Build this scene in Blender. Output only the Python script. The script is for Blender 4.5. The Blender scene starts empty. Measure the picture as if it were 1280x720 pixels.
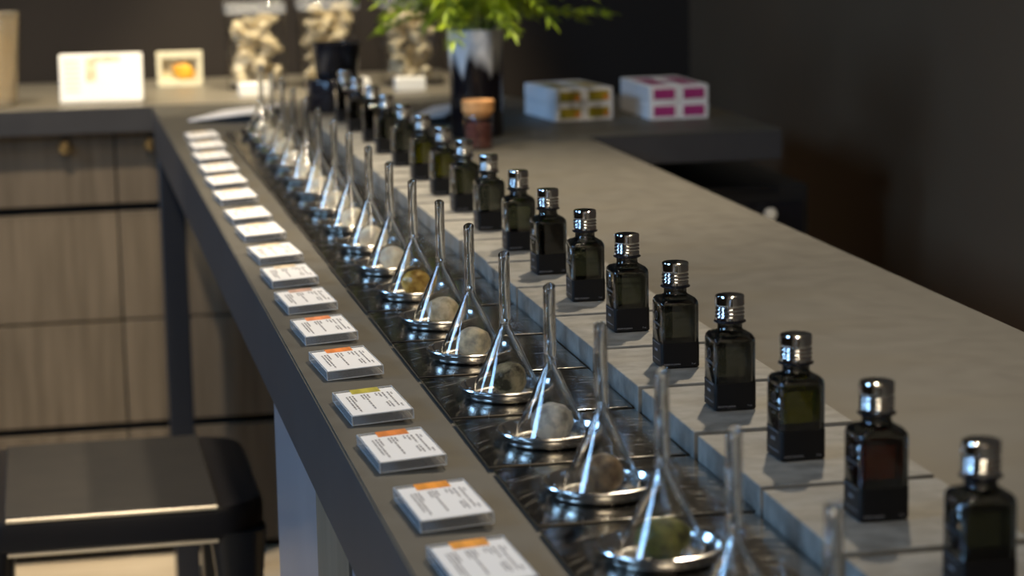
import bpy, bmesh, math, random
from mathutils import Vector, Matrix
PI = math.pi
R = random.Random(7)
sc = bpy.context.scene
C = sc.collection

# ------------------------------------------------------------------ helpers
def link(name, bm, mat, parent=None, smooth=False, sharp=38, loc=None, rot=None):
    me = bpy.data.meshes.new(name)
    bmesh.ops.recalc_face_normals(bm, faces=bm.faces)
    bm.to_mesh(me); bm.free()
    if smooth:
        for p in me.polygons: p.use_smooth = True
        try: me.set_sharp_from_angle(angle=math.radians(sharp))
        except Exception: pass
    if mat: me.materials.append(mat)
    o = bpy.data.objects.new(name, me); C.objects.link(o)
    if parent: o.parent = parent
    if loc: o.location = loc
    if rot: o.rotation_euler = rot
    return o

def tag(o, label, cat, group=None, kind=None):
    if label: o['label'] = label
    if cat: o['category'] = cat
    if group: o['group'] = group
    if kind: o['kind'] = kind
    return o

def thing(name, label, cat, loc=(0, 0, 0), rot=(0, 0, 0), group=None):
    o = bpy.data.objects.new(name, None); C.objects.link(o)
    o.empty_display_size = .02
    o.location = loc; o.rotation_euler = rot
    return tag(o, label, cat, group)

def kids(o): return [c for c in C.objects if c.parent == o]

def dup(root, loc, rot=(0, 0, 0), label=None, rename=None):
    r = root.copy(); C.objects.link(r); r.location = loc; r.rotation_euler = rot
    if label: r['label'] = label
    for ch in kids(root):
        c = ch.copy(); C.objects.link(c); c.parent = r
        for g in kids(ch):
            d = g.copy(); C.objects.link(d); d.parent = c
    return r

def kid(root, base):
    for c in kids(root):
        if c.name.split('.')[0] == base: return c

def ownmat(o, m):
    """a copied part that shares its mesh takes a material of its own"""
    o.material_slots[0].link = 'OBJECT'; o.material_slots[0].material = m

def bx(bm, x0, x1, y0, y1, z0, z1, bev=0, seg=2):
    r = bmesh.ops.create_cube(bm, size=1)
    vs = r['verts']
    for v in vs:
        v.co = Vector(((x0+x1)/2+v.co.x*(x1-x0), (y0+y1)/2+v.co.y*(y1-y0), (z0+z1)/2+v.co.z*(z1-z0)))
    if bev:
        es = list({e for v in vs for e in v.link_edges})
        bmesh.ops.bevel(bm, geom=es, offset=bev, segments=seg, profile=.5, affect='EDGES')
    return vs

def boxo(name, mat, dims, parent=None, bev=0, seg=2, **k):
    bm = bmesh.new(); bx(bm, *dims, bev=bev, seg=seg)
    return link(name, bm, mat, parent, smooth=bev > 0, sharp=20, **k)

def lathe(bm, prof, n=48, cx=0, cy=0, close=False, rad=None):
    rings = []
    for (r, z) in prof:
        if r < 1e-6: rings.append([bm.verts.new((cx, cy, z))])
        else:
            ring = []
            for i in range(n):
                a = 2*PI*i/n
                rr = r if rad is None else rad(r, z, a)
                ring.append(bm.verts.new((cx+rr*math.cos(a), cy+rr*math.sin(a), z)))
            rings.append(ring)
    pairs = list(zip(rings, rings[1:]))
    if close: pairs.append((rings[-1], rings[0]))
    for A, B in pairs:
        for i in range(n):
            j = (i+1) % n
            if len(A) == 1 and len(B) == 1: continue
            if len(A) == 1: bm.faces.new((A[0], B[i], B[j]))
            elif len(B) == 1: bm.faces.new((A[i], A[j], B[0]))
            else: bm.faces.new((A[i], A[j], B[j], B[i]))
    return rings

def rsq(half, rad, z, m=6, hy=None):
    hy = hy or half; pts = []
    for q, (sx, sy) in enumerate(((1, 1), (-1, 1), (-1, -1), (1, -1))):
        for i in range(m+1):
            a = q*PI/2 + (PI/2)*i/m
            pts.append(((half-rad)*sx+rad*math.cos(a), (hy-rad)*sy+rad*math.sin(a), z))
    return pts

def loft(bm, rings, cap0=True, cap1=True):
    V = [[bm.verts.new(p) for p in r] for r in rings]
    for A, B in zip(V, V[1:]):
        n = len(A)
        for i in range(n):
            bm.faces.new((A[i], A[(i+1) % n], B[(i+1) % n], B[i]))
    if cap0: bm.faces.new(V[0][::-1])
    if cap1: bm.faces.new(V[-1])
    return V

def tube(bm, pts, rad, n=8):
    pts = [Vector(p) for p in pts]; rings = []
    for i, p in enumerate(pts):
        t = (pts[min(i+1, len(pts)-1)]-pts[max(i-1, 0)]).normalized()
        u = t.orthogonal().normalized(); w = t.cross(u)
        if rings:
            u = (pu - t*pu.dot(t)).normalized(); w = t.cross(u)
        pu = u
        r = rad[i] if isinstance(rad, (list, tuple)) else rad
        rings.append([p+u*r*math.cos(2*PI*k/n)+w*r*math.sin(2*PI*k/n) for k in range(n)])
    loft(bm, rings)

# ------------------------------------------------------------------ materials
def mat(name, col=(.5, .5, .5), rough=.5, metal=0, trans=0, ior=1.45, spec=.5, emit=None, es=0):
    m = bpy.data.materials.new(name); m.use_nodes = True
    b = m.node_tree.nodes['Principled BSDF']
    b.inputs['Base Color'].default_value = (*col, 1)
    b.inputs['Roughness'].default_value = rough
    b.inputs['Metallic'].default_value = metal
    b.inputs['Transmission Weight'].default_value = trans
    b.inputs['IOR'].default_value = ior
    b.inputs['Specular IOR Level'].default_value = spec
    if emit:
        b.inputs['Emission Color'].default_value = (*emit, 1); b.inputs['Emission Strength'].default_value = es
    return m

def nodes(m):
    nt = m.node_tree
    return nt, nt.nodes, nt.links, nt.nodes['Principled BSDF']

def noisy(m, c1, c2, scale=20, detail=6, stretch=(1, 1, 1), lo=.35, hi=.65, rough=None, bump=0, bscale=None, world=False):
    nt, N, L, b = nodes(m)
    tc = N.new('ShaderNodeTexCoord'); mp = N.new('ShaderNodeMapping'); mp.inputs['Scale'].default_value = stretch
    if world:
        ge = N.new('ShaderNodeNewGeometry'); L.new(ge.outputs['Position'], mp.inputs['Vector'])
    else: L.new(tc.outputs['Object'], mp.inputs['Vector'])
    n = N.new('ShaderNodeTexNoise'); n.inputs['Scale'].default_value = scale; n.inputs['Detail'].default_value = detail
    L.new(mp.outputs[0], n.inputs['Vector'])
    cr = N.new('ShaderNodeValToRGB'); cr.color_ramp.elements[0].position = lo; cr.color_ramp.elements[1].position = hi
    cr.color_ramp.elements[0].color = (*c1, 1); cr.color_ramp.elements[1].color = (*c2, 1)
    L.new(n.outputs['Fac'], cr.inputs[0]); L.new(cr.outputs[0], b.inputs['Base Color'])
    if rough:
        mr = N.new('ShaderNodeMapRange'); mr.inputs['To Min'].default_value = rough[0]; mr.inputs['To Max'].default_value = rough[1]
        mr.inputs['From Min'].default_value = .3; mr.inputs['From Max'].default_value = .7
        L.new(n.outputs['Fac'], mr.inputs['Value']); L.new(mr.outputs[0], b.inputs['Roughness'])
    if bump:
        n2 = N.new('ShaderNodeTexNoise'); n2.inputs['Scale'].default_value = bscale or scale*8; n2.inputs['Detail'].default_value = 4
        L.new(mp.outputs[0], n2.inputs['Vector'])
        bp = N.new('ShaderNodeBump'); bp.inputs['Strength'].default_value = bump; bp.inputs['Distance'].default_value = .001
        L.new(n2.outputs['Fac'], bp.inputs['Height']); L.new(bp.outputs[0], b.inputs['Normal'])
    return m

M = {}
M['table'] = noisy(mat('table_laminate', rough=.5, spec=.38), (.062, .058, .049), (.080, .076, .064), 40, 12, lo=.3, hi=.7, rough=(.50, .55), bump=.12, bscale=900)
M['apron'] = noisy(mat('table_edge_laminate', rough=.5), (.030, .030, .034), (.037, .037, .041), 14, 4)
M['counter'] = noisy(mat('back_counter_top', rough=.4), (.125, .112, .088), (.16, .142, .11), 7, 6)
M['slab'] = noisy(mat('grey_stone', rough=.55), (.125, .122, .110), (.215, .210, .190), 75, 12, stretch=(.8, 1.1, 1), rough=(.58, .70), bump=.25, bscale=420, world=True)
M['wall'] = noisy(mat('dark_wall_paint', rough=.8), (.019, .0132, .0093), (.022, .0155, .0110), 3, 3)
M['wall_r'] = noisy(mat('brown_wall_paint', rough=.8), (.092, .052, .025), (.103, .059, .029), 3, 3)
M['wall_f'] = mat('pale_bounce_wall', (.42, .36, .29), .7)  # unseen wall behind the camera, made pale to reflect warm light
M['floor'] = noisy(mat('pale_wood_floor', rough=.35), (.50, .40, .27), (.62, .51, .36), 6, 5, stretch=(1, 8, 1))
M['ceil'] = mat('dark_ceiling', (.03, .028, .026), .9)
M['wood'] = noisy(mat('greybrown_wood', rough=.5), (.115, .090, .062), (.165, .130, .092), 9, 6, stretch=(7, 7, .5))
M['gap'] = mat('dark_gap', (.006, .006, .006), .8)
M['brass'] = mat('brass_knob', (.85, .62, .30), .22, 1)
M['legmetal'] = mat('dark_leg_metal', (.022, .026, .036), .4, .3)
M['greypanel'] = noisy(mat('grey_panel', rough=.35), (.20, .21, .24), (.23, .24, .27), 8, 3)
M['capchrome'] = mat('polished_chrome', (.80, .78, .76), .07, 1)
M['label'] = mat('matt_black_label', (.006, .006, .007), .45, spec=.3)
M['print'] = mat('silver_print', (.26, .26, .28), .5)
M['print2'] = mat('dim_silver_print', (.09, .09, .10), .5)
M['ink'] = mat('black_ink', (.17, .16, .17), .6)
M['paper'] = mat('white_paper', (.86, .85, .84), .35)
M['stemglass'] = mat('clear_stem_glass', (.97, .98, .98), .0, 0, 1, 1.47)
M['bottleglass'] = mat('smoked_bottle_glass', (.29, .30, .29), .02, 0, 1, 1.5)
M['black'] = mat('black_plastic', (.012, .012, .013), .4)
M['blackgloss'] = mat('black_gloss', (.010, .010, .014), .15)
M['chairframe'] = mat('black_chair_frame', (.012, .011, .012), .32)
M['chairseat'] = noisy(mat('dark_brown_seat', rough=.55), (.017, .015, .013), (.022, .019, .016), 30, 5, bump=.1)
M['chairtrim'] = mat('bright_edge_metal', (.75, .70, .60), .3, 1)
M['cork'] = noisy(mat('cork', rough=.7), (.62, .29, .10), (.80, .42, .17), 160, 3)
M['petals'] = noisy(mat('dried_red_petals', rough=.7), (.07, .018, .012), (.16, .05, .035), 120, 3)
M['boxwhite'] = mat('white_card_box', (.72, .72, .74), .5)
M['teagreen'] = noisy(mat('green_tea_window', rough=.3), (.20, .20, .012), (.42, .28, .03), 60, 2)
M['orangepatch'] = mat('orange_patch', (.62, .22, .04), .4)
M['magenta'] = noisy(mat('magenta_window', rough=.3), (.26, .02, .13), (.40, .05, .20), 60, 2)
M['placard'] = mat('grey_placard', (.62, .62, .64), .5)
M['leaf'] = noisy(mat('yellow_green_leaf', rough=.5), (.15, .24, .008), (.42, .54, .015), 30, 2, world=True)
M['stemgreen'] = mat('green_stem', (.12, .2, .03), .6)
M['lightbox'] = mat('white_display_card', (.88, .85, .78), .4)
M['beige'] = noisy(mat('beige_dried_pieces', rough=.6), (.52, .42, .25), (.85, .74, .50), 60, 3)
M['orangefruit'] = noisy(mat('orange_dried_fruit', rough=.4), (.75, .30, .02), (.85, .52, .05), 40, 3)
M['cream'] = mat('cream_block', (.68, .62, .44), .4)
M['amberglass'] = mat('tan_glass', (.85, .74, .55), .08, 0, .75, 1.45)

# thin blown glass: clear face-on, darker and more reflective towards grazing (real Fresnel)
def thinglass(name, face=(.97, .975, .975), graze=(.52, .53, .54), ior=1.5, blend=.5, lo=.80):
    m = bpy.data.materials.new(name); m.use_nodes = True
    nt = m.node_tree; N, L = nt.nodes, nt.links; N.clear()
    out = N.new('ShaderNodeOutputMaterial'); mx = N.new('ShaderNodeMixShader')
    tr = N.new('ShaderNodeBsdfTransparent'); gl = N.new('ShaderNodeBsdfGlossy'); gl.inputs['Roughness'].default_value = .03
    lw = N.new('ShaderNodeLayerWeight'); lw.inputs['Blend'].default_value = blend
    cr = N.new('ShaderNodeValToRGB'); cr.color_ramp.elements[0].position = lo; cr.color_ramp.elements[1].position = 1.0
    cr.color_ramp.elements[0].color = (*face, 1); cr.color_ramp.elements[1].color = (*graze, 1)
    fr = N.new('ShaderNodeFresnel'); ge = N.new('ShaderNodeNewGeometry'); mi = N.new('ShaderNodeMapRange')
    mi.inputs['To Min'].default_value = ior; mi.inputs['To Max'].default_value = 1/ior
    L.new(ge.outputs['Backfacing'], mi.inputs['Value']); L.new(mi.outputs[0], fr.inputs['IOR'])
    L.new(lw.outputs['Facing'], cr.inputs[0]); L.new(cr.outputs[0], tr.inputs['Color'])
    L.new(fr.outputs[0], mx.inputs[0]); L.new(tr.outputs[0], mx.inputs[1]); L.new(gl.outputs[0], mx.inputs[2])
    L.new(mx.outputs[0], out.inputs[0])
    return m
M['coneglass'] = thinglass('thin_funnel_glass')
M['acrylic'] = thinglass('clear_acrylic', (.94, .94, .94), (.8, .8, .8))
_nt = M['acrylic'].node_tree; _o = [n for n in _nt.nodes if n.type == 'OUTPUT_MATERIAL'][0]; _m = _o.inputs[0].links[0].from_socket
_d = _nt.nodes.new('ShaderNodeBsdfDiffuse'); _d.inputs[0].default_value = (.75, .76, .78, 1); _x = _nt.nodes.new('ShaderNodeMixShader'); _x.inputs[0].default_value = .16
_nt.links.new(_m, _x.inputs[1]); _nt.links.new(_d.outputs[0], _x.inputs[2]); _nt.links.new(_x.outputs[0], _o.inputs[0])
M['edge'] = mat('edge_glint_white', (.80, .82, .84), .3, 0, .5)  # white for the glint painted on the acrylic edges
M['jarglass'] = thinglass('thin_jar_glass', (.985, .985, .985), (.6, .6, .6), lo=.88)

# brushed steel: polished plate with fine curved swirl scratches
def steel(name, col, r0, r1):
    m = mat(name, col, r0, 1)
    nt, N, L, b = nodes(m)
    def mth(op, a, b2=None, v=None):
        n = N.new('ShaderNodeMath'); n.operation = op
        L.new(a, n.inputs[0])
        if b2 is not None: L.new(b2, n.inputs[1])
        if v is not None: n.inputs[1].default_value = v
        return n.outputs[0]
    tc = N.new('ShaderNodeTexCoord'); sp = N.new('ShaderNodeSeparateXYZ'); L.new(tc.outputs['Object'], sp.inputs[0])
    x = mth('ADD', sp.outputs[0], v=-.03); y = mth('ADD', sp.outputs[1], v=.075)
    rr = mth('SQRT', mth('ADD', mth('MULTIPLY', x, x), mth('MULTIPLY', y, y)))
    an = mth('ARCTAN2', y, x)
    cb = N.new('ShaderNodeCombineXYZ'); L.new(mth('MULTIPLY', rr, v=700.), cb.inputs[0]); L.new(mth('MULTIPLY', an, v=2.6), cb.inputs[1])
    n1 = N.new('ShaderNodeTexNoise'); n1.inputs['Scale'].default_value = 1; n1.inputs['Detail'].default_value = 3; L.new(cb.outputs[0], n1.inputs['Vector'])
    mr = N.new('ShaderNodeMapRange'); mr.inputs['From Min'].default_value = .54; mr.inputs['From Max'].default_value = .70
    mr.inputs['To Min'].default_value = r0; mr.inputs['To Max'].default_value = r1
    L.new(n1.outputs['Fac'], mr.inputs['Value']); L.new(mr.outputs[0], b.inputs['Roughness'])
    bp = N.new('ShaderNodeBump'); bp.inputs['Strength'].default_value = .012; bp.inputs['Distance'].default_value = .00004
    N.remove(bp)
    return m
M['tray'] = steel('brushed_tray_steel', (.36, .35, .33), .14, .30)
M['trayedge'] = mat('bright_tray_edge', (.75, .72, .68), .2, 1)
M['dish'] = mat('polished_dish_steel', (.88, .86, .83), .20, 1)

def stone(name, c1, c2, rough=.6, trans=0):
    c1 = tuple(v*1.35 for v in c1); c2 = tuple(min(.85, v*1.5) for v in c2)
    return noisy(mat(name, rough=rough, trans=trans), c1, c2, 130, 6, lo=.38, hi=.62, bump=.5, bscale=260)

# ------------------------------------------------------------------ camera
F, YAW, PIT, ROL, H = 2931.1, .196036, .172393, -.0195467, .339175
cy_, sy_ = math.cos(YAW), math.sin(YAW)
fwd = Vector((sy_*math.cos(PIT), cy_*math.cos(PIT), -math.sin(PIT)))
rt = Vector((cy_, -sy_, 0)); up = rt.cross(fwd)
r2 = rt*math.cos(ROL)+up*math.sin(ROL); u2 = -rt*math.sin(ROL)+up*math.cos(ROL)
cam = bpy.data.cameras.new('camera'); co = bpy.data.objects.new('camera', cam); C.objects.link(co)
mw = Matrix((r2, u2, -fwd)).transposed().to_4x4(); mw.translation = (0, 0, H)
co.matrix_world = mw
cam.sensor_width = 36; cam.lens = F/1280*36
cam.clip_start = .05
cam.dof.use_dof = True; cam.dof.focus_distance = 1.62; cam.dof.aperture_fstop = 9.0
sc.camera = co

# ------------------------------------------------------------------ room
ZF = -.74; ZC = 2.5
XL, XR, YB, YN = -2.3, 1.192, 4.25, -2.2
def struct(name, m, dims):
    return tag(boxo(name, m, dims), None, None, kind='structure')
struct('floor', M['floor'], (XL, XR, YN, YB, ZF-.1, ZF))
struct('ceiling', M['ceil'], (XL, XR, YN, YB, ZC, ZC+.1))
struct('wall_back', M['wall'], (XL, XR+.1, YB, YB+.1, ZF, ZC))
struct('wall_right', M['wall_r'], (XR, XR+.1, YN, YB, ZF, ZC))
struct('wall_front', M['wall_f'], (XL, XR+.1, YN-.1, YN, ZF, ZC))
# left wall with a tall shop window opening
WY0, WY1, WZ0, WZ1 = .25, 1.15, .20, 2.30
VY0, VY1 = 2.45, 3.15
bm = bmesh.new()
for y0, y1 in ((YN, WY0), (WY1, VY0), (VY1, YB)): bx(bm, XL-.1, XL, y0, y1, ZF, ZC)
for y0, y1 in ((WY0, WY1), (VY0, VY1)):
    bx(bm, XL-.1, XL, y0, y1, ZF, WZ0); bx(bm, XL-.1, XL, y0, y1, WZ1, ZC)
tag(link('wall_left', bm, M['wall']), None, None, kind='structure')
for k, (y0, y1) in enumerate(((WY0, WY1), (VY0, VY1))):
    bm = bmesh.new(); t = .05
    bx(bm, XL-.08, XL+.02, y0, y0+t, WZ0, WZ1); bx(bm, XL-.08, XL+.02, y1-t, y1, WZ0, WZ1)
    bx(bm, XL-.08, XL+.02, y0, y1, WZ0, WZ0+t); bx(bm, XL-.08, XL+.02, y0, y1, WZ1-t, WZ1)
    tag(link('window_%d' % (k+1), bm, M['black']), None, None, kind='structure')

# ------------------------------------------------------------------ display table
TX0, TX1, TY0, TY1 = .1675, .707, .30, 3.70
WX1, WY_0, WY_1 = .98, 3.035, 3.615
tb = thing('display_table', 'long dark grey-brown display table with a short wing at its far right end', 'table', (.44, 2.0, ZF))
def tl(o): o.location = (-.44, -2.0, -ZF); return o
bm = bmesh.new()
# top: L-shaped plate, bevelled edge
pts = [(TX0, TY0), (TX1, TY0), (TX1, WY_0), (WX1, WY_0), (WX1, WY_1), (TX1+.03, WY_1), (TX1+.0, TY1), (TX0, TY1)]
vb = [bm.verts.new((x, y, -.002)) for x, y in pts]; vt = [bm.verts.new((x, y, 0)) for x, y in pts]
bm.faces.new(vb[::-1]); bm.faces.new(vt)
for i in range(len(pts)): bm.faces.new((vb[i], vb[(i+1) % len(pts)], vt[(i+1) % len(pts)], vt[i]))
bmesh.ops.bevel(bm, geom=[e for e in bm.edges if all(abs(v.co.z) < 1e-6 for v in e.verts)], offset=.0012, segments=2, affect='EDGES')
tl(link('tabletop', bm, M['table'], tb, smooth=True, sharp=20))
tl(boxo('apron', M['apron'], (TX0, TX1, TY0, TY1, -.068, -.002), tb, bev=.0008))
tl(boxo('wing_apron', M['apron'], (TX1, WX1, WY_0, WY_1, -.041, -.002), tb, bev=.0008))
tl(boxo('leg', M['legmetal'], (.1675, .205, 3.585, 3.625, ZF, -.068), tb, bev=.002))
tl(boxo('leg', M['legmetal'], (.66, .70, 3.60, 3.64, ZF, -.068), tb, bev=.002))
# pedestal body under the near half, reflection on its side built as a brown strip
tl(boxo('pedestal', M['greypanel'], (.172, .66, .45, 1.875, ZF, -.068), tb, bev=.001))
tl(boxo('brown_reflection', M['wood'], (.170, .1735, 1.39, 1.565, ZF+.01, -.070), tb))
tb_l = kids(tb)

# back counter on cabinets
bc = thing('back_counter', 'brown-grey counter slab along the back wall behind the display table', 'counter', (-.142, 3.98, -.040))
boxo('top', M['counter'], (-.858, .858, -.255, .255, .0, .040), bc, bev=.0008)
boxo('front_edge', M['apron'], (-.858, .858, -.258, -.2552, .0, .0385), bc)
def cabinet(x0, x1, label, knobs):
    c = thing('base_cabinet', label, 'cabinet', ((x0+x1)/2, 3.99, ZF), group=None)
    ox, oy, oz = -(x0+x1)/2, -3.99, -ZF
    def p(name, m, d, par=c, **k):
        o = boxo(name, m, d, par, **k)
        if par is c: o.location = (ox, oy, oz)
        return o
    p('carcass', M['gap'], (x0, x1, 3.765, 4.235, ZF, -.041))
    z = [(-.043, -.156), (-.170, -.343), (-.347, -.513), (-.527, -.725)]
    for i, (a, b) in enumerate(z):
        d = p('drawer_front', M['wood'], (x0+.0015, x1-.0015, 3.75, 3.765, b, a), bev=.001)
        if i == 0:
            for kx in knobs:
                bm = bmesh.new(); lathe(bm, [(0, 0), (.004, 0), (.004, .006), (.0095, .008), (.011, .012), (.009, .016), (0, .0175)], 20)
                k = link('knob', bm, M['brass'], d, smooth=True, loc=(kx, 3.75, -.063), rot=(PI/2, 0, 0))
cabinet(-.98, -.37, 'leftmost grey-brown wooden base cabinet under the back counter', [-.9, -.45])
cabinet(-.37, .108, 'grey-brown wooden base cabinet with a brass knob under the white display card', [-.30, .030])
cabinet(.108, .70, 'grey-brown wooden base cabinet behind the dark table leg', [.164, .64])

# ------------------------------------------------------------------ repeated rows
PT = .13
def ordn(i): return ['nearest', 'second', 'third', 'fourth', 'fifth', 'sixth', 'seventh', 'eighth', 'ninth', 'tenth', 'eleventh', 'twelfth', 'thirteenth', 'fourteenth', 'fifteenth', 'sixteenth', 'seventeenth', 'eighteenth', 'nineteenth'][i]
def place(i, n, what):   # i from the near end, n in all
    if i == 0: return 'nearest %s to the camera' % what
    if i == n-1: return 'farthest %s of the row' % what
    if i < n//2+1: return '%s %s from the near end' % (ordn(i), what)
    return '%s %s from the far end' % (ordn(n-1-i), what)

# stones, one of its own look under each funnel
stones = {
 -2: ('grey', (.12, .11, .10), (.22, .20, .18)), -1: ('grey-brown', (.12, .10, .08), (.22, .19, .15)),
 0: ('mossy olive-green', (.035, .04, .012), (.13, .125, .03)), 1: ('dark brown', (.075, .05, .03), (.20, .14, .08)),
 2: ('speckled grey', (.20, .20, .19), (.42, .40, .34)), 3: ('dark smoky', (.035, .032, .02), (.22, .19, .12)),
 4: ('grey and ochre', (.20, .18, .14), (.42, .36, .24)), 5: ('buff brown', (.26, .21, .13), (.45, .38, .26)),
 6: ('shiny amber', (.20, .11, .02), (.42, .28, .07)), 7: ('pale sandy', (.42, .36, .27), (.60, .53, .42)),
}
ssize = {-2: .0125, -1: .012, 0: .0128, 1: .0122, 2: .0128, 3: .0120, 4: .0125, 5: .0125, 6: .0120}
NF = 19
funnel0 = tray0 = dish0 = None
def fword(d): return place(d+2, NF, 'funnel')
sinfo = {}
for d in range(-2, 17):
    Y = 1.096+PT*d; X = .291
    fw = fword(d)
    # tray
    ty0 = 1.171+PT*(d-1)+R.uniform(-.0006, .0006)
    cyy = ty0+.063
    tl_ = 'brushed steel square tray under the ' + fw
    if tray0 is None:
        tray0 = thing('steel_tray', tl_, 'tray', (.303, cyy, .0), group='steel trays under the funnels')
        bm = bmesh.new(); bx(bm, -.0593, .0593, -.0612, .0612, .0012, .0034, bev=.0006, seg=2)
        link('plate', bm, M['tray'], tray0, smooth=True, sharp=20)
        bm = bmesh.new()
        for sx, sy in ((1, 1), (1, -1), (-1, 1), (-1, -1)):
            lathe(bm, [(0, 0), (.004, 0), (.004, .0012), (0, .0012)], 14, sx*.05, sy*.052)
        link('foot_pads', bm, M['black'], tray0)
        tr = tray0
    else:
        tr = dup(tray0, (.303+R.uniform(-.0006, .0006), cyy, 0), (0, 0, R.uniform(-.004, .004)), tl_)
    # dish
    dl = 'round polished steel dish under the ' + fw
    if dish0 is None:
        bm = bmesh.new()
        prof = [(0, .0006), (.0240, .0006), (.0268, .0020), (.0288, .0045), (.0300, .0070), (.0305, .0080), (.0313, .0085), (.0321, .0083), (.0325, .0076), (.0322, .0069), (.0315, .0065), (.0310, .0056), (.0303, .0036), (.0285, .0014), (.0262, .0002), (.0245, 0), (0, 0)]
        lathe(bm, prof, 72)
        dish0 = tag(link('steel_dish', bm, M['dish'], smooth=True, loc=(X, Y, .0034)), dl, 'dish', 'steel dishes on the trays')
    else:
        ds = dish0.copy(); C.objects.link(ds); ds.location = (X, Y, .0034); ds['label'] = dl
    # stone
    nm, c1, c2 = stones.get(d, stones[7])
    rs = ssize.get(d, .0118)*R.uniform(.97, 1.03)
    bm = bmesh.new(); bmesh.ops.create_icosphere(bm, subdivisions=4, radius=1)
    from mathutils import noise
    off = Vector((d*3.1, 7.7, 1.3)); fl = {0: .82, 4: .86, 5: .85, 3: .95}.get(d, .92)
    for v in bm.verts:
        n = 1+.10*noise.noise(v.co*1.1+off)+.05*noise.noise(v.co*3+off)
        v.co = Vector((v.co.x*n*rs*(1.1 if d in (0, 4) else 1.0), v.co.y*n*rs, v.co.z*n*rs*fl))
    zmin = min(v.co.z for v in bm.verts)
    for v in bm.verts: v.co.z = max(v.co.z-zmin, .0006)-.0006
    sm = stone('stone_%d' % (d+3), c1, c2, .25 if d in (3, 6) else .55)
    tag(link('round_stone', bm, sm, smooth=True, loc=(X+.001, Y, .0040), rot=(0, 0, d*1.3)), '%s rounded stone under the %s' % (nm, fw), 'stone', 'stones under the funnels')
    # funnel
    seen = nm if d in stones else 'pale'
    fl_ = 'clear glass funnel upside down, %s, over a %s stone' % (fw.replace(' funnel', ''), seen)
    if funnel0 is None:
        funnel0 = thing('glass_funnel', fl_, 'funnel', (X, Y, .0042), group='glass funnels')
        bm = bmesh.new()   # cone with real wall thickness, rounded foot rim
        th = .0011
        prof = [(.0236, 0), (.0242, .0004), (.0240, .0012), (.0233, .0030), (.0229, .0038), (.0223, .0052), (.0046, .0442), (.0041, .0453), (.0038, .0463), (.0037, .0480), (.0037-th, .0480), (.0038-th, .0461), (.0041-th, .0451), (.0046-th, .0440), (.0223-th, .0050), (.0229-th, .0036), (.0228, .0012)]
        lathe(bm, prof, 72, close=True)
        link('cone', bm, M['stemglass'], funnel0, smooth=True)
        bm = bmesh.new()   # stem tube with slanted tip
        ro, ri = .0037, .0024
        zt = .0945
        def rg(r, z, slant=0): return [(r*math.cos(2*PI*k/28), r*math.sin(2*PI*k/28), z+slant*(r*math.cos(2*PI*k/28)*.5+r*math.sin(2*PI*k/28)*.8)) for k in range(28)]
        Vs = [[bm.verts.new(p) for p in ring] for ring in (rg(ro+.0004, .0470), rg(ro+.0007, .0486), rg(ro, .0500), rg(ro, .0510), rg(ro, .090), rg(ro, zt-.0006, .55), rg((ro+ri)/2, zt, .55), rg(ri, zt-.0006, .55), rg(ri, .080), rg(ri, .0505), rg(ri, .0470))]
        Vs.append(Vs[0])
        for A, B in zip(Vs, Vs[1:]):
            for k in range(28): bm.faces.new((A[k], A[(k+1) % 28], B[(k+1) % 28], B[k]))
        link('stem', bm, M['stemglass'], funnel0, smooth=True)
    else:
        dup(funnel0, (X+R.uniform(-.0012, .0012), Y+R.uniform(-.001, .001), .0042), (0, 0, R.uniform(-.5, .5)), fl_)

# stone slabs and bottles
liq = {'dark olive': (.36, .38, .20), 'red-brown': (.55, .10, .04), 'olive green': (.62, .62, .03), 'smoky grey': (.50, .52, .46),
       'grey-green': (.50, .54, .38), 'black': (.05, .03, .02), 'yellow-olive': (.55, .55, .04)}
LM = {k: mat(k.replace(' ', '_').replace('-', '_')+'_liquid', v, .0, 0, 1, 1.33) for k, v in liq.items()}
bl = ['dark olive', 'red-brown', 'olive green', 'smoky grey', 'smoky grey', 'grey-green', 'grey-green', 'black', 'grey-green', 'smoky grey',
      'dark olive', 'yellow-olive', 'olive green', 'smoky grey', 'dark olive', 'black', 'smoky grey', 'black']
NB = 18

def text_bm(s, size):
    cu = bpy.data.curves.new('tmp', 'FONT'); cu.body = s; cu.size = size; cu.align_x = 'LEFT'; cu.extrude = .00001
    o = bpy.data.objects.new('tmp', cu); C.objects.link(o)
    dg = bpy.context.evaluated_depsgraph_get(); dg.update()
    me = bpy.data.meshes.new_from_object(o.evaluated_get(dg))
    bm = bmesh.new(); bm.from_mesh(me)
    bpy.data.objects.remove(o); bpy.data.curves.remove(cu); bpy.data.meshes.remove(me)
    return bm

def merge(dst, src, mtx):
    vm = {v: dst.verts.new(mtx @ v.co) for v in src.verts}
    for f in src.faces:
        try: dst.faces.new([vm[v] for v in f.verts])
        except ValueError: pass
    src.free()

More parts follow.
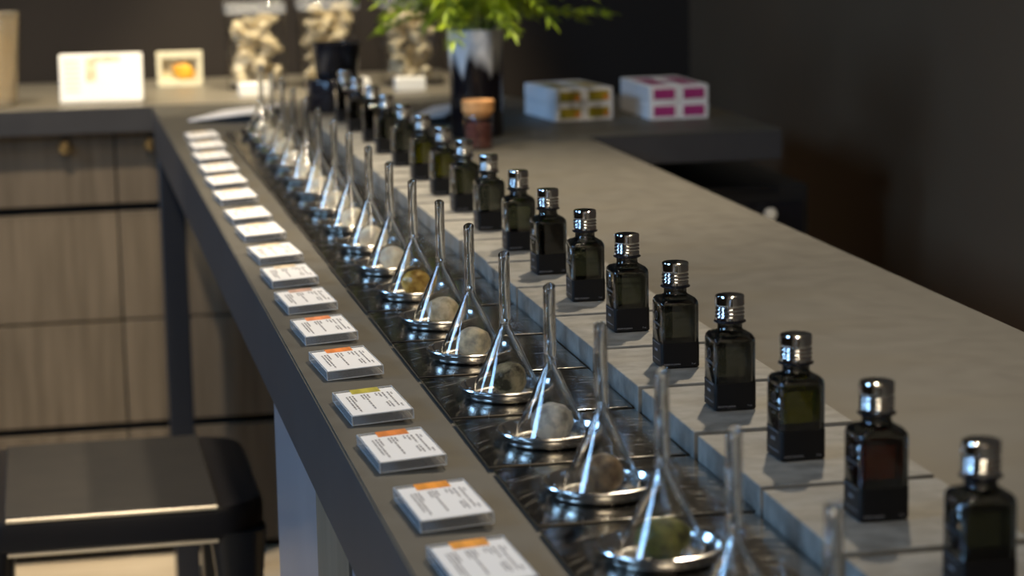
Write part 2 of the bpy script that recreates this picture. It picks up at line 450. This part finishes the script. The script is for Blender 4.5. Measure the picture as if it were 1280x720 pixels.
slab0 = bottle0 = None
for b in range(NB):
    bw = place(b, NB, 'bottle')
    # slab under the bottle
    sy0 = 1.0358+PT*(b-1)+R.uniform(-.0008, .0008)
    xo = .3515+R.uniform(-.0012, .0012)
    sl = 'grey stone slab under the ' + bw
    if slab0 is None:
        bm = bmesh.new(); bx(bm, 0, .0985, 0, .1212, 0, .0178, bev=.0009, seg=2)
        slab0 = tag(link('stone_slab', bm, M['slab'], smooth=True, sharp=20, loc=(xo+.0125, sy0, 0)), sl, 'slab', 'stone slabs under the bottles')
    else:
        s = slab0.copy(); C.objects.link(s); s.location = (xo+.0125, sy0, 0); s['label'] = sl
    Y = .9503+.1302*b+.013; X = .4045
    ll = '%s bottle of %s liquid with a ribbed chrome cap' % (bw.replace(' bottle', ' square glass'), bl[b])
    ll = 'square dark glass bottle, %s, liquid %s' % (bw.replace(' bottle', ''), bl[b])
    if bottle0 is None:
        bottle0 = thing('glass_bottle', ll, 'bottle', (X, Y, .0178), group='square bottles on the stone slabs')
        hb, rc = .0130, .0026
        bm = bmesh.new()
        loft(bm, [rsq(hb-.0010, rc-.0008, 0), rsq(hb-.0003, rc, .0005), rsq(hb, rc, .0014), rsq(hb, rc, .0022), rsq(hb, rc, .0418), rsq(hb, rc, .0425), rsq(hb-.0004, rc+.0002, .0448), rsq(hb-.0016, rc+.0012, .0466),
                  rsq(hb-.0036, rc+.0036, .0477), rsq(.0082, .0078, .0484), rsq(.0076, .0076, .0494), rsq(.0076, .0076, .0530)], cap1=True)
        w = .0016
        loft(bm, [rsq(hb-w-.0012, rc, .0040), rsq(hb-w, rc, .0050), rsq(hb-w, rc, .0056), rsq(hb-w, rc, .0419), rsq(hb-w, rc, .0425), rsq(hb-w-.0016, rc+.001, .0452), rsq(.0062, .0062, .0468), rsq(.0060, .0060, .0520)])
        body = link('body', bm, M['bottleglass'], bottle0, smooth=True)
        # inner cavity faces must point inwards (hollow glass)
        me = body.data; bm = bmesh.new(); bm.from_mesh(me)
        half = len(bm.verts)
        seen_, comps = set(), []
        for v in bm.verts:
            if v.index in seen_: continue
            st, comp = [v], []
            while st:
                q = st.pop()
                if q.index in seen_: continue
                seen_.add(q.index); comp.append(q); st += [e.other_vert(q) for e in q.link_edges]
            comps.append(comp)
        comps.sort(key=lambda c: min(v.co.z for v in c))
        fs = {f for v in comps[-1] for f in v.link_faces}
        bmesh.ops.reverse_faces(bm, faces=list(fs)); bm.to_mesh(me); bm.free()
        bm = bmesh.new(); g = .00015
        loft(bm, [rsq(hb-w-.0012-g, rc, .0040+g), rsq(hb-w-g, rc, .0050), rsq(hb-w-g, rc, .0395), rsq(hb-w-.0012-g, rc, .0392)])
        link('liquid', bm, LM[bl[b]], bottle0, smooth=True)
        bm = bmesh.new(); o_ = .00012
        loft(bm, [rsq(hb+o_, rc, .0012), rsq(hb+o_+.0001, rc, .0013), rsq(hb+o_+.0001, rc, .0172), rsq(hb+o_, rc, .0173)], False, False)
        lab = link('label_band', bm, M['label'], bottle0, smooth=True)
        bm = bmesh.new()
        merge(bm, text_bm('MADE IN JAPAN', .00155), Matrix.Translation((-.0113, -hb-.0003, .0026)) @ Matrix.Rotation(PI/2, 4, 'X'))
        merge(bm, text_bm('7 ml', .00150), Matrix.Translation((.0075, -hb-.0003, .0026)) @ Matrix.Rotation(PI/2, 4, 'X'))
        fx = -hb-.0003
        for z, a, bb, hgt in ((.0160, -.009, .009, .00035), (.0105, -.003, .004, .0016), (.0050, -.009, .009, .00035)):
            if hgt < .001: bx(bm, fx-.00003, fx, a, bb, z, z+hgt)
            else:
                y = a
                while y < bb: bx(bm, fx-.00003, fx, y, y+.0008, z, z+hgt); y += .0012
        link('lettering', bm, M['print'], lab)
        # lettering printed on the glass of the left face
        bm = bmesh.new()
        for z, a, bb, hgt in ((.0285, -.008, .008, .0018), (.0255, -.002, .003, .001)):
            y = a
            while y < bb: bx(bm, fx-.00003+.0002, fx+.0002, y, y+.0007, z, z+hgt*R.uniform(.7, 1)); y += .0011
        lathe(bm, [(.0030, 0), (.0036, 0), (.0036, .00003), (.0030, .00003)], 20, close=True)
        for v in bm.verts:
            if v.co.z < .001: v.co = Vector((fx+.0002-v.co.z, v.co.x*.8, .0345+v.co.y*.8))
        link('printed_emblem', bm, M['print2'], bottle0)
        bm = bmesh.new()
        lathe(bm, [(0.0074, .0526), (.0090, .0528), (.0099, .0534), (.0099, .0539), (.0090, .0545), (.0074, .0546)], 40, close=True)
        link('collar', bm, M['blackgloss'], bottle0, smooth=True)
        bm = bmesh.new(); r = .0090
        prof = [(0, .0547), (r-.0003, .0547), (r, .0549), (r, .0552), (r, .0563), (r, .0566), (r-.0002, .0572), (r-.0009, .0577), (r-.0001, .0583), (r+.0001, .0588), (r-.0001, .0594), (r-.0009, .0600),
                (r-.0001, .0606), (r+.0001, .0612), (r-.0001, .0618), (r-.0009, .0624), (r-.0002, .0630), (r, .0637), (r, .0642), (r, .0684), (r, .0688), (r-.0003, .0696), (r-.0009, .0699), (0, .0699)]
        lathe(bm, prof, 56)
        link('cap', bm, M['capchrome'], bottle0, smooth=True)
    else:
        nb = dup(bottle0, (X+R.uniform(-.0012, .0012), Y+R.uniform(-.0012, .0012), .0178), (0, 0, R.uniform(-.03, .03)), ll)
        ownmat(kid(nb, 'liquid'), LM[bl[b]])

# information cards
cards = [(.181, 1.1374), (.182, 1.2571), (.1792, 1.3885), (.1797, 1.513), (.1806, 1.6542), (.1807, 1.7838), (.1815, 1.9138), (.1816, 2.0407), (.182, 2.1694),
         (.1818, 2.3091), (.1804, 2.4293), (.1803, 2.5826), (.181, 2.7159), (.1821, 2.8375), (.1832, 2.9701), (.187, 3.095), (.189, 3.218)]
strip = [('orange and yellow', (.80, .33, .05)), ('orange', (.80, .30, .04)), ('rust orange', (.70, .22, .05)), ('olive yellow', (.45, .38, .06)), ('burnt orange', (.78, .24, .06)),
         ('coral orange', (.80, .28, .12)), ('dusty pink', (.55, .34, .26)), ('pale tan', (.68, .55, .38))]
card0 = None
NC = len(cards)
def print_bm(seed):
    rr = random.Random(seed); bm = bmesh.new()
    # lettering rows run along the card's length (towards -y)
    for x, a, b_ in ((-.0140, .020, -.018), (-.0118, .021, -.026), (-.0098, .021, .004), (-.0040, .021, .008), (-.0020, .022, -.022), (0, .021, .010), (.0055, .022, .014), (.0078, .022, .010), (.0102, .022, .002),
                     (.0080, -.006, -.020), (.0100, -.004, -.022), (.0135, .022, -.020), (.0155, .020, .014), (.0158, -.014, -.022)):
        y = a
        while y > b_:
            l = rr.uniform(.002, .006); bx(bm, x-.00055, x+.00055, max(y-l, b_), y, .00000, .00004); y -= l+rr.uniform(.0008, .0016)
    return bm
for i, (x, y) in enumerate(cards):
    sname, scol = strip[min(i, 7)]
    lab = 'white information card on a clear block, %s, %s strip' % (place(i, NC, '').replace('  ', ' ').strip(), sname)
    if i > 7: lab = 'white information card on a clear block, %s' % place(i, NC, 'card')
    tilt = math.radians(-3); rz = math.radians(3+R.uniform(-1, 1))
    W, D, T = .0400, .0740, .0062
    loc = (x+W/2, y-D/2+.002, .0013)
    if card0 is None:
        card0 = thing('information_card', lab, 'card', loc, (0, tilt, rz), 'information cards')
        boxo('clear_block', M['acrylic'], (-W/2, W/2, -D/2, D/2, 0, T), card0, bev=.0004, seg=1)
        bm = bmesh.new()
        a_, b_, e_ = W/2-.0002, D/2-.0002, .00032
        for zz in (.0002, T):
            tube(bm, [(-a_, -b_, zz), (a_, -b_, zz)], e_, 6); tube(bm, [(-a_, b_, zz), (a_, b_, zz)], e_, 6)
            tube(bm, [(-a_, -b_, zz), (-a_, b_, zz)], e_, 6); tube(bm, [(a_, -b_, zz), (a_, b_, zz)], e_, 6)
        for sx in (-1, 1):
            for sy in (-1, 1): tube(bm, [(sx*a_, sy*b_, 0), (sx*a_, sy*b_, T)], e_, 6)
        link('edge_glints', bm, M['edge'], card0)  # white tubes imitate light caught along the block's edges
        boxo('paper_insert', M['paper'], (-W/2+.0010, W/2-.0010, -D/2+.0010, D/2-.006, T+.00005, T+.00035), card0)
        boxo('colour_strip', None, (-.009, .010, D/2-.014, D/2-.0008, T+.00040, T+.0005), card0)
        kid(card0, 'colour_strip').data.materials.append(M['orangepatch'])
        link('printed_text', print_bm(3), M['ink'], card0, loc=(0, -.003, T+.0004))
        boxo('rest', M['black'], (W/2-.010, W/2-.006, -D/2+.010, D/2-.010, -.0022, -.0001), card0)
        c = card0
    else:
        c = dup(card0, loc, (0, tilt, rz), lab)
    m = noisy(mat('strip_%d' % i, rough=.35), tuple(v*.8 for v in scol), tuple(min(1, v*1.25) for v in scol), 90, 2, stretch=(2, .3, 1))
    ownmat(kid(c, 'colour_strip'), m)

# ------------------------------------------------------------------ grey placards
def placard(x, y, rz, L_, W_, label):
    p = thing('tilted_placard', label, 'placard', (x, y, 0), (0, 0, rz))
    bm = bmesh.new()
    a, b_ = L_/2*.86, W_/2*.8
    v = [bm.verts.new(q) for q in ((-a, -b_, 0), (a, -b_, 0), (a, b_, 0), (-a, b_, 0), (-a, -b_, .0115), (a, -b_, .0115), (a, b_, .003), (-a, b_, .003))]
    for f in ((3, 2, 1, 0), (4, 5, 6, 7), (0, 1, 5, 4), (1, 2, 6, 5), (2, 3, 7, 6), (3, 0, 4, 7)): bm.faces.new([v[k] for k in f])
    link('wedge', bm, M['black'], p)  # low black wedge under the tilted plate
    boxo('face_plate', M['placard'], (-L_/2, L_/2, -W_/2, W_/2, 0, .003), p, bev=.0008, loc=(0, 0, .0080), rot=(math.radians(-6.8), 0, 0))
    return p
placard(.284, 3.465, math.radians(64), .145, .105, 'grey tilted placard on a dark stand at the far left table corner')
placard(.565, 3.36, math.radians(69), .19, .058, 'grey tilted placard behind the bottles, left of the tall vase')

# ------------------------------------------------------------------ black canister with cup
can = tag(None or link('black_canister', (lambda bm: (lathe(bm, [(0, 0), (.040, 0), (.0415, .002), (.0425, .046), (.041, .049), (.034, .050), (0, .050)], 40), bm)[1])(bmesh.new()), M['blackgloss'], smooth=True, loc=(.432, 3.52, 0)),
          'squat black canister standing behind the far end of the funnels', 'canister')
cup = tag(link('black_cup', (lambda bm: (lathe(bm, [(0, 0), (.0295, 0), (.031, .002), (.0365, .050), (.0385, .051), (.0385, .0535), (.0355, .0535), (.030, .004), (0, .003)], 40), bm)[1])(bmesh.new()), M['blackgloss'], smooth=True, loc=(.436, 3.52, .050)),
          'black tapered cup standing on top of the squat black canister', 'cup')

# ------------------------------------------------------------------ vase with fern
VX, VY = .572, 3.10
vm = bpy.data.materials.new('drip_glazed_ceramic'); vm.use_nodes = True
nt, N, L, b = nodes(vm); b.inputs['Roughness'].default_value = .18
tc = N.new('ShaderNodeTexCoord'); sep = N.new('ShaderNodeSeparateXYZ'); L.new(tc.outputs['Object'], sep.inputs[0])
mp = N.new('ShaderNodeMapping'); mp.inputs['Scale'].default_value = (1, 1, .12); L.new(tc.outputs['Object'], mp.inputs[0])
nz = N.new('ShaderNodeTexNoise'); nz.inputs['Scale'].default_value = 62; nz.inputs['Detail'].default_value = 1.5; L.new(mp.outputs[0], nz.inputs['Vector'])
ma = N.new('ShaderNodeMath'); ma.operation = 'MULTIPLY_ADD'; ma.inputs[1].default_value = .10; L.new(nz.outputs['Fac'], ma.inputs[0]); L.new(sep.outputs['Z'], ma.inputs[2])
mr = N.new('ShaderNodeMapRange'); mr.inputs['From Min'].default_value = .140; mr.inputs['From Max'].default_value = .168; L.new(ma.outputs[0], mr.inputs['Value'])
cr = N.new('ShaderNodeValToRGB'); cr.color_ramp.elements[0].color = (.008, .006, .008, 1); cr.color_ramp.elements[1].color = (.75, .74, .74, 1)
L.new(mr.outputs[0], cr.inputs[0]); L.new(cr.outputs[0], b.inputs['Base Color'])
va = thing('tall_vase', 'tall black vase with white drip glaze round its rim', 'vase', (VX, VY, 0))
bm = bmesh.new()
flute = lambda r, z, a: r*(1+.018*math.sin(9*a)*min(1, max(0, (z-.06)/.06)))
lathe(bm, [(0, 0), (.0335, 0), (.035, .002), (.0352, .06), (.0360, .10), (.0375, .140), (.0380, .1430), (.0365, .1435), (.035, .138), (.033, .06), (.032, .006), (0, .005)], 90, rad=flute)
link('vessel', bm, vm, va, smooth=True)
fern = thing('feathery_fern', 'bright yellow-green feathery foliage spilling out of the tall vase', 'plant', (VX, VY, .0055))
bs = bmesh.new(); bf = bmesh.new()
def leaflet(bm, p, d, l, w):
    d = d.normalized(); s = d.cross(Vector((0, 0, 1)))
    if s.length < .01: s = Vector((1, 0, 0))
    s = s.normalized()*w; n = s.cross(d).normalized()*w*.25
    a = [bm.verts.new(q) for q in (p, p+d*l*.45+s+n, p+d*l, p+d*l*.45-s+n, p+d*l*.45-n)]
    bm.faces.new((a[0], a[1], a[2])); bm.faces.new((a[0], a[2], a[3])); 
    bm.faces.new((a[0], a[4], a[1])); bm.faces.new((a[1], a[4], a[2])); bm.faces.new((a[2], a[4], a[3])); bm.faces.new((a[3], a[4], a[0]))
for k in range(64):
    a = 2*PI*k/64*1.0+R.uniform(-.15, .15); reach = R.uniform(.05, .15); rise = R.uniform(.02, .16)
    droop = R.uniform(.0, .02) if k % 3 else R.uniform(.01, .035)
    st = Vector((.012*math.cos(a), .012*math.sin(a), .004)); tipr = Vector((math.cos(a), math.sin(a), 0))
    P = []
    for j in range(15):
        t_ = j/14
        if t_ < .4: p = st.lerp(Vector((.021*math.cos(a), .021*math.sin(a), .145)), t_/.4)
        else:
            q = (t_-.4)/.6
            p = Vector((.021*math.cos(a), .021*math.sin(a), .145))+tipr*reach*q+Vector((0, 0, rise*math.sin(q*2.2)*.8-droop*q*q))
        P.append(p)
    tube(bs, P, [.0010-.0006*j/14 for j in range(15)], 5)
    for j in range(7, 15):
        base = P[j]; dr = (P[j]-P[j-1]).normalized()
        side = dr.cross(Vector((0, 0, 1))).normalized()
        for s in (-1, 1):
            for q in range(8):
                d_ = (dr*R.uniform(.5, .9)+side*s*R.uniform(.5, 1)+Vector((0, 0, R.uniform(-.5, .45))))
                l = R.uniform(.012, .024)
                leaflet(bf, base+dr*R.uniform(-.004, .004), d_, l, .0013)
    leaflet(bf, P[-1], P[-1]-P[-2], .03, .003)
link('stem', bs, M['stemgreen'], fern)
fo = link('foliage', bf, M['leaf'], fern)

# ------------------------------------------------------------------ cork jar
cj = thing('cork_stoppered_jar', 'small glass jar of dark red petals with an orange cork stopper', 'jar', (.546, 2.95, 0))
bm = bmesh.new(); lathe(bm, [(0, 0), (.0178, 0), (.0188, .001), (.0188, .042), (.0172, .046), (.0160, .046), (.0174, .042), (.0174, .002), (0, .0018)], 40)
link('vessel', bm, M['jarglass'], cj, smooth=True)
bm = bmesh.new()
lathe(bm, [(0, .0022), (.0168, .0022), (.0170, .030), (.012, .034), (0, .036)], 30, rad=lambda r, z, a: r*(1+.04*math.sin(7*a+z*300)))
link('petals', bm, M['petals'], cj, smooth=False)
bm = bmesh.new(); lathe(bm, [(0, .040), (.0152, .040), (.0190, .0465), (.0205, .0475), (.0212, .0610), (.0203, .0622), (0, .0622)], 40)
link('cork_stopper', bm, M['cork'], cj, smooth=True)

# ------------------------------------------------------------------ boxes with windows
def tea_boxes(px, py, rz, w, dpt, h, wm, cname, grp):
    first = None
    for (i, j, word) in ((0, 0, 'lower left'), (1, 0, 'lower right'), (0, 1, 'upper left'), (1, 1, 'upper right')):
        ca, sa = math.cos(rz), math.sin(rz)
        lx = w*(i-.5); loc = (px+lx*ca, py+lx*sa, h*j)
        lab = 'white box with a %s window, %s of the four stacked' % (cname, word)
        if first is None:
            first = thing('tea_box', lab, 'box', loc, (0, 0, rz), grp)
            boxo('carton', M['boxwhite'], (-w/2+.0004, w/2-.0004, 0, dpt, .0002, h-.0002), first, bev=.0012)
            f = boxo('window', wm, (-w*.36, w*.36, -.0006, .0002, h*.20, h*.82), first)
            boxo('orange_spot', M['orangepatch'] if 'green' in cname else wm, (w*.15, w*.34, -.0010, -.0005, h*.26, h*.55), f)
            bxs = first
        else: bxs = dup(first, loc, (0, 0, rz), lab)
        if j: boxo('top_window', wm, (-w*.30, w*.30, dpt*.10, dpt*.80, h-.0003, h+.0002), bxs)
tea_boxes(.7525, 3.235, math.radians(7.5), .0435, .135, .0232, M['teagreen'], 'yellow-green', 'boxes with green windows')
tea_boxes(.8830, 3.205, math.radians(1), .0435, .16, .0242, M['magenta'], 'magenta', 'boxes with magenta windows')

# ------------------------------------------------------------------ black cabinet under the wing
bcab = thing('black_drawer_cabinet', 'black drawer cabinet with a pale knob below the table wing', 'cabinet', (.89, 3.33, ZF))
boxo('body', M['black'], (-.14, .148, -.235, .22, 0, ZF*-1-.085), bcab, bev=.004)
for k in range(4):
    d = boxo('drawer_front', M['blackgloss'], (-.13, .138, -.243, -.236, .03+.152*k, .176+.152*k), bcab, bev=.002)
    bm = bmesh.new(); lathe(bm, [(0, 0), (.003, 0), (.003, .008), (.0075, .012), (.009, .018), (.006, .024), (0, .025)], 18)
    link('knob', bm, M['lightbox'], d, smooth=True, loc=(.085, -.243, .162+.152*k), rot=(PI/2, 0, 0))

# ------------------------------------------------------------------ back counter goods
# tall tan glass at the left edge
gv = tag(link('tan_glass_tumbler', (lambda bm: (lathe(bm, [(0, 0), (.030, 0), (.034, .003), (.043, .145), (.0445, .1475), (.042, .1475), (.031, .012), (0, .010)], 48), bm)[1])(bmesh.new()), M['amberglass'], smooth=True, loc=(-.073, 3.81, 0)),
         'tall tan glass tumbler at the left end of the back counter', 'vase')
# big white display card
dc = thing('white_display_card', 'large bright white display card leaning on the back counter', 'display card', (.0925, 3.79, 0), (0, 0, math.radians(-4)))
bm = bmesh.new(); bx(bm, -.066, .066, 0, .010, 0, .079, bev=.003)
link('card_block', bm, M['lightbox'], dc, smooth=True, sharp=20, rot=(math.radians(-12), 0, 0), loc=(0, 0, .002))
bm = bmesh.new()
for k in range(7): bx(bm, -.058, -.034, -.0006, 0, .018+.008*k, .0205+.008*k)
link('printed_text', bm, M['cream'], dc, rot=(math.radians(-12), 0, 0), loc=(0, 0, .002))
bm = bmesh.new(); bx(bm, -.024, -.008, -.0008, 0, .034, .072); bx(bm, -.010, .030, -.0008, 0, .066, .074)
link('printed_picture', bm, M['beige'], dc, rot=(math.radians(-12), 0, 0), loc=(0, 0, .002))
# small framed piece
fb = thing('framed_fruit_block', 'small cream block framing a piece of orange dried fruit', 'display block', (.2335, 4.07, 0), (0, 0, math.radians(-4)))
bm = bmesh.new()
bx(bm, -.039, -.030, 0, .02, 0, .059, bev=.001); bx(bm, .030, .039, 0, .02, 0, .059, bev=.001)
bx(bm, -.031, .031, 0, .02, 0, .010, bev=.001); bx(bm, -.031, .031, 0, .02, .047, .059, bev=.001)
link('frame', bm, M['cream'], fb, smooth=True, sharp=20)
boxo('backing', M['beige'], (-.031, .031, .012, .018, .009, .048), fb)
bm = bmesh.new(); bmesh.ops.create_icosphere(bm, subdivisions=3, radius=1)
for v in bm.verts:
    n = 1+.35*noise.noise(v.co*1.6+Vector((3, 1, 8))); v.co = Vector((.006+v.co.x*.017*n+v.co.z*-.004, .008+v.co.y*.005, .026+v.co.z*.016*n))
link('dried_fruit', bm, M['orangefruit'], fb, smooth=True)
# clear display canisters with pale dried pieces
def canister(x, y, w, h, label, seed, fill):
    rr = random.Random(seed)
    c = thing('clear_canister', label, 'canister', (x, y, 0), (0, 0, math.radians(rr.uniform(-3, 3))), 'clear canisters on the back counter')
    bm = bmesh.new()
    loft(bm, [rsq(w/2, .010, .001), rsq(w/2, .010, h-.016), rsq(w/2-.0015, .010, h-.016), rsq(w/2-.0015, .010, .003)], True, True)
    link('vessel', bm, M['jarglass'], c, smooth=True)
    bm = bmesh.new(); loft(bm, [rsq(w/2+.0015, .010, h-.016), rsq(w/2+.0015, .010, h-.002), rsq(w/2, .010, h)])
    link('lid', bm, M['acrylic'], c, smooth=True)
    bm = bmesh.new()
    for k in range(70):
        zz = .008+(fill*h-.012)*(k/70)
        r_ = rr.uniform(.011, .018)
        ctr = Vector((rr.uniform(-w/2+.016, w/2-.016), rr.uniform(-w/2+.016, w/2-.016), max(zz, r_*.6+.004)))
        m0 = Matrix.Translation(ctr) @ Matrix.Rotation(rr.uniform(0, 6), 4, 'Z') @ Matrix.Rotation(rr.uniform(0, 3), 4, 'X') @ Matrix.Diagonal((r_, r_*.8, r_*.4, 1))
        bmesh.ops.create_icosphere(bm, subdivisions=1, radius=1, matrix=m0)
    for v in bm.verts: v.co.z = max(v.co.z, .0035)
    o = link('dried_pieces', bm, M['beige'], c, smooth=True); o['kind'] = 'stuff'
canister(.357, 3.98, .098, .143, 'clear lidded canister of pale dried pieces, left of the three', 3, .85)
canister(.478, 3.97, .098, .147, 'clear lidded canister of pale dried pieces, middle of the three, behind the black cup', 4, .95)
canister(.616, 3.95, .098, .147, 'clear lidded canister of pale dried pieces, right of the three, beside the vase', 6, .85)
# small white price blocks in front
for x, y, w, lab in ((.338, 3.815, .046, 'small white block before the left clear canister'), (.505, 3.83, .050, 'small white block between the middle and right clear canisters'), (.594, 3.81, .050, 'small white block before the right clear canister')):
    o = thing('white_block_sign', lab, 'sign', (x, y, 0), (0, 0, math.radians(R.uniform(-4, 4))), 'small white blocks on the back counter')
    boxo('block', M['lightbox'], (-w/2, w/2, 0, .030, 0, .022), o, bev=.002)

# ------------------------------------------------------------------ chair at the left
CZ = .44
ch = thing('black_chair', 'black chair with a dark brown seat and bright edge lines', 'chair', (.048, 2.555, ZF), (0, 0, math.radians(0)))
HW, HD = .160, .167
bm = bmesh.new()
loft(bm, [rsq(HW-.004, .05, CZ-.037, 8, HD-.004), rsq(HW, .052, CZ-.033, 8, HD), rsq(HW, .052, CZ-.008, 8, HD), rsq(HW-.004, .05, CZ-.001, 8, HD-.004), rsq(HW-.010, .046, CZ, 8, HD-.010)])
link('seat_frame', bm, M['chairframe'], ch, smooth=True)
bm = bmesh.new(); bx(bm, -HW+.050, HW-.050, -HD+.004, HD-.008, CZ-.002, CZ+.003, bev=.002)
link('seat', bm, M['chairseat'], ch, smooth=True, sharp=20)
for z0, nm in ((CZ-.0005, 'upper'), (CZ-.0365, 'lower')):
    bm = bmesh.new(); tube(bm, [(-HW+.052, -HD+.001, z0), (HW-.052, -HD+.001, z0)], .0022, 8)
    link('edge_trim', bm, M['chairtrim'], ch, smooth=True)
for sx in (-1, 1):
    for sy in (-1, 1):
        bm = bmesh.new(); rings = []
        for t_ in range(9):
            q = t_/8; w_ = .026-.009*q if t_ else .030
            zz = (CZ-.03)*(1-q)
            rings.append([(p[0]+sx*(HW-.030+.006*q), p[1]+sy*(HD-.030+.006*q), zz) for p in rsq(w_, w_*.6, zz, 5)])
        loft(bm, rings)
        link('leg', bm, M['chairframe'], ch, smooth=True)

# ------------------------------------------------------------------ light
W_ = bpy.data.worlds.new('world'); sc.world = W_; W_.use_nodes = True
W_.node_tree.nodes['Background'].inputs[0].default_value = (1, .85, .7, 1)
W_.node_tree.nodes['Background'].inputs[1].default_value = .10
def spot(name, loc, tgt, power, col=(1, .82, .58), ang=60, blend=.6, rad=.03):
    l = bpy.data.lights.new(name, 'SPOT'); l.energy = power; l.color = col; l.spot_size = math.radians(ang); l.spot_blend = blend; l.shadow_soft_size = rad
    o = bpy.data.objects.new(name, l); C.objects.link(o); o.location = loc
    o.rotation_euler = (Vector(tgt)-Vector(loc)).to_track_quat('-Z', 'Y').to_euler()
    return o
WARM = (1, .83, .60)
spot('ceiling_spot', (.98, 2.75, 1.7), (.40, 2.05, 0), 138, WARM, 58, .7, .035)
spot('ceiling_spot', (.62, 3.05, 1.8), (.36, 2.6, 0), 90, WARM, 42, .7, .05)
spot('ceiling_spot', (.10, 3.0, 1.8), (.29, 2.6, 0), 105, WARM, 36, .7, .06)
for yy in (.7, 1.25, 1.8): spot('ceiling_spot', (.15, yy, 1.8), (.33, yy+1.45, 0), 34, WARM, 34, .8, .06)
spot('ceiling_spot', (.05, -.25, 2.2), (.34, 1.0, 0), 22, WARM, 42, .8, .03)
spot('ceiling_spot', (.75, -.35, 2.2), (.36, 1.0, 0), 22, WARM, 42, .8, .03)
spot('ceiling_spot', (.35, .6, 2.3), (.84, 3.22, .03), 75, (1, .9, .74), 12, .5, .03)
spot('ceiling_spot', (.10, 3.40, 1.5), (.09, 3.95, 0), 95, (1, .86, .62), 36, .6)
spot('ceiling_spot', (.52, 3.45, 1.5), (.50, 4.0, .05), 150, (1, .86, .62), 34, .6)
spot('ceiling_spot', (-.30, 3.0, 1.5), (-.05, 3.72, -.65), 130, WARM, 50, .7)
spot('ceiling_spot', (.95, 3.75, 2.0), (1.19, 3.85, .2), 16, WARM, 50, .9)
spot('ceiling_spot', (.2, -1.2, 2.3), (.3, -2.2, .3), 90, WARM, 95, .9)  # added to light the unseen front wall for warm reflections and fill

def area(name, loc, dir_, sx, sy, e, col, upv='Z'):
    a = bpy.data.lights.new(name, 'AREA'); a.shape = 'RECTANGLE'; a.size = sx; a.size_y = sy; a.energy = e; a.color = col
    ao = bpy.data.objects.new(name, a); C.objects.link(ao); ao.location = loc
    ao.rotation_euler = Vector(dir_).to_track_quat('-Z', upv).to_euler()
for (y0, y1, e) in ((WY0, WY1, 118), (VY0, VY1, 90)):
    area('window_daylight', (XL-.06, (y0+y1)/2, (WZ0+WZ1)/2), (1, 0, 0), y1-y0-.1, WZ1-WZ0-.1, e, (.32, .60, 1))
area('ceiling_lamp', (.30, -.35, 2.35), (0, 0, -1), .75, .75, 16, (1, .84, .62), 'Y')

vs = sc.view_settings; vs.view_transform = 'Standard'; vs.look = 'None'; vs.exposure = .18; vs.gamma = 1
try: vs.use_curve_mapping = False
except Exception: pass
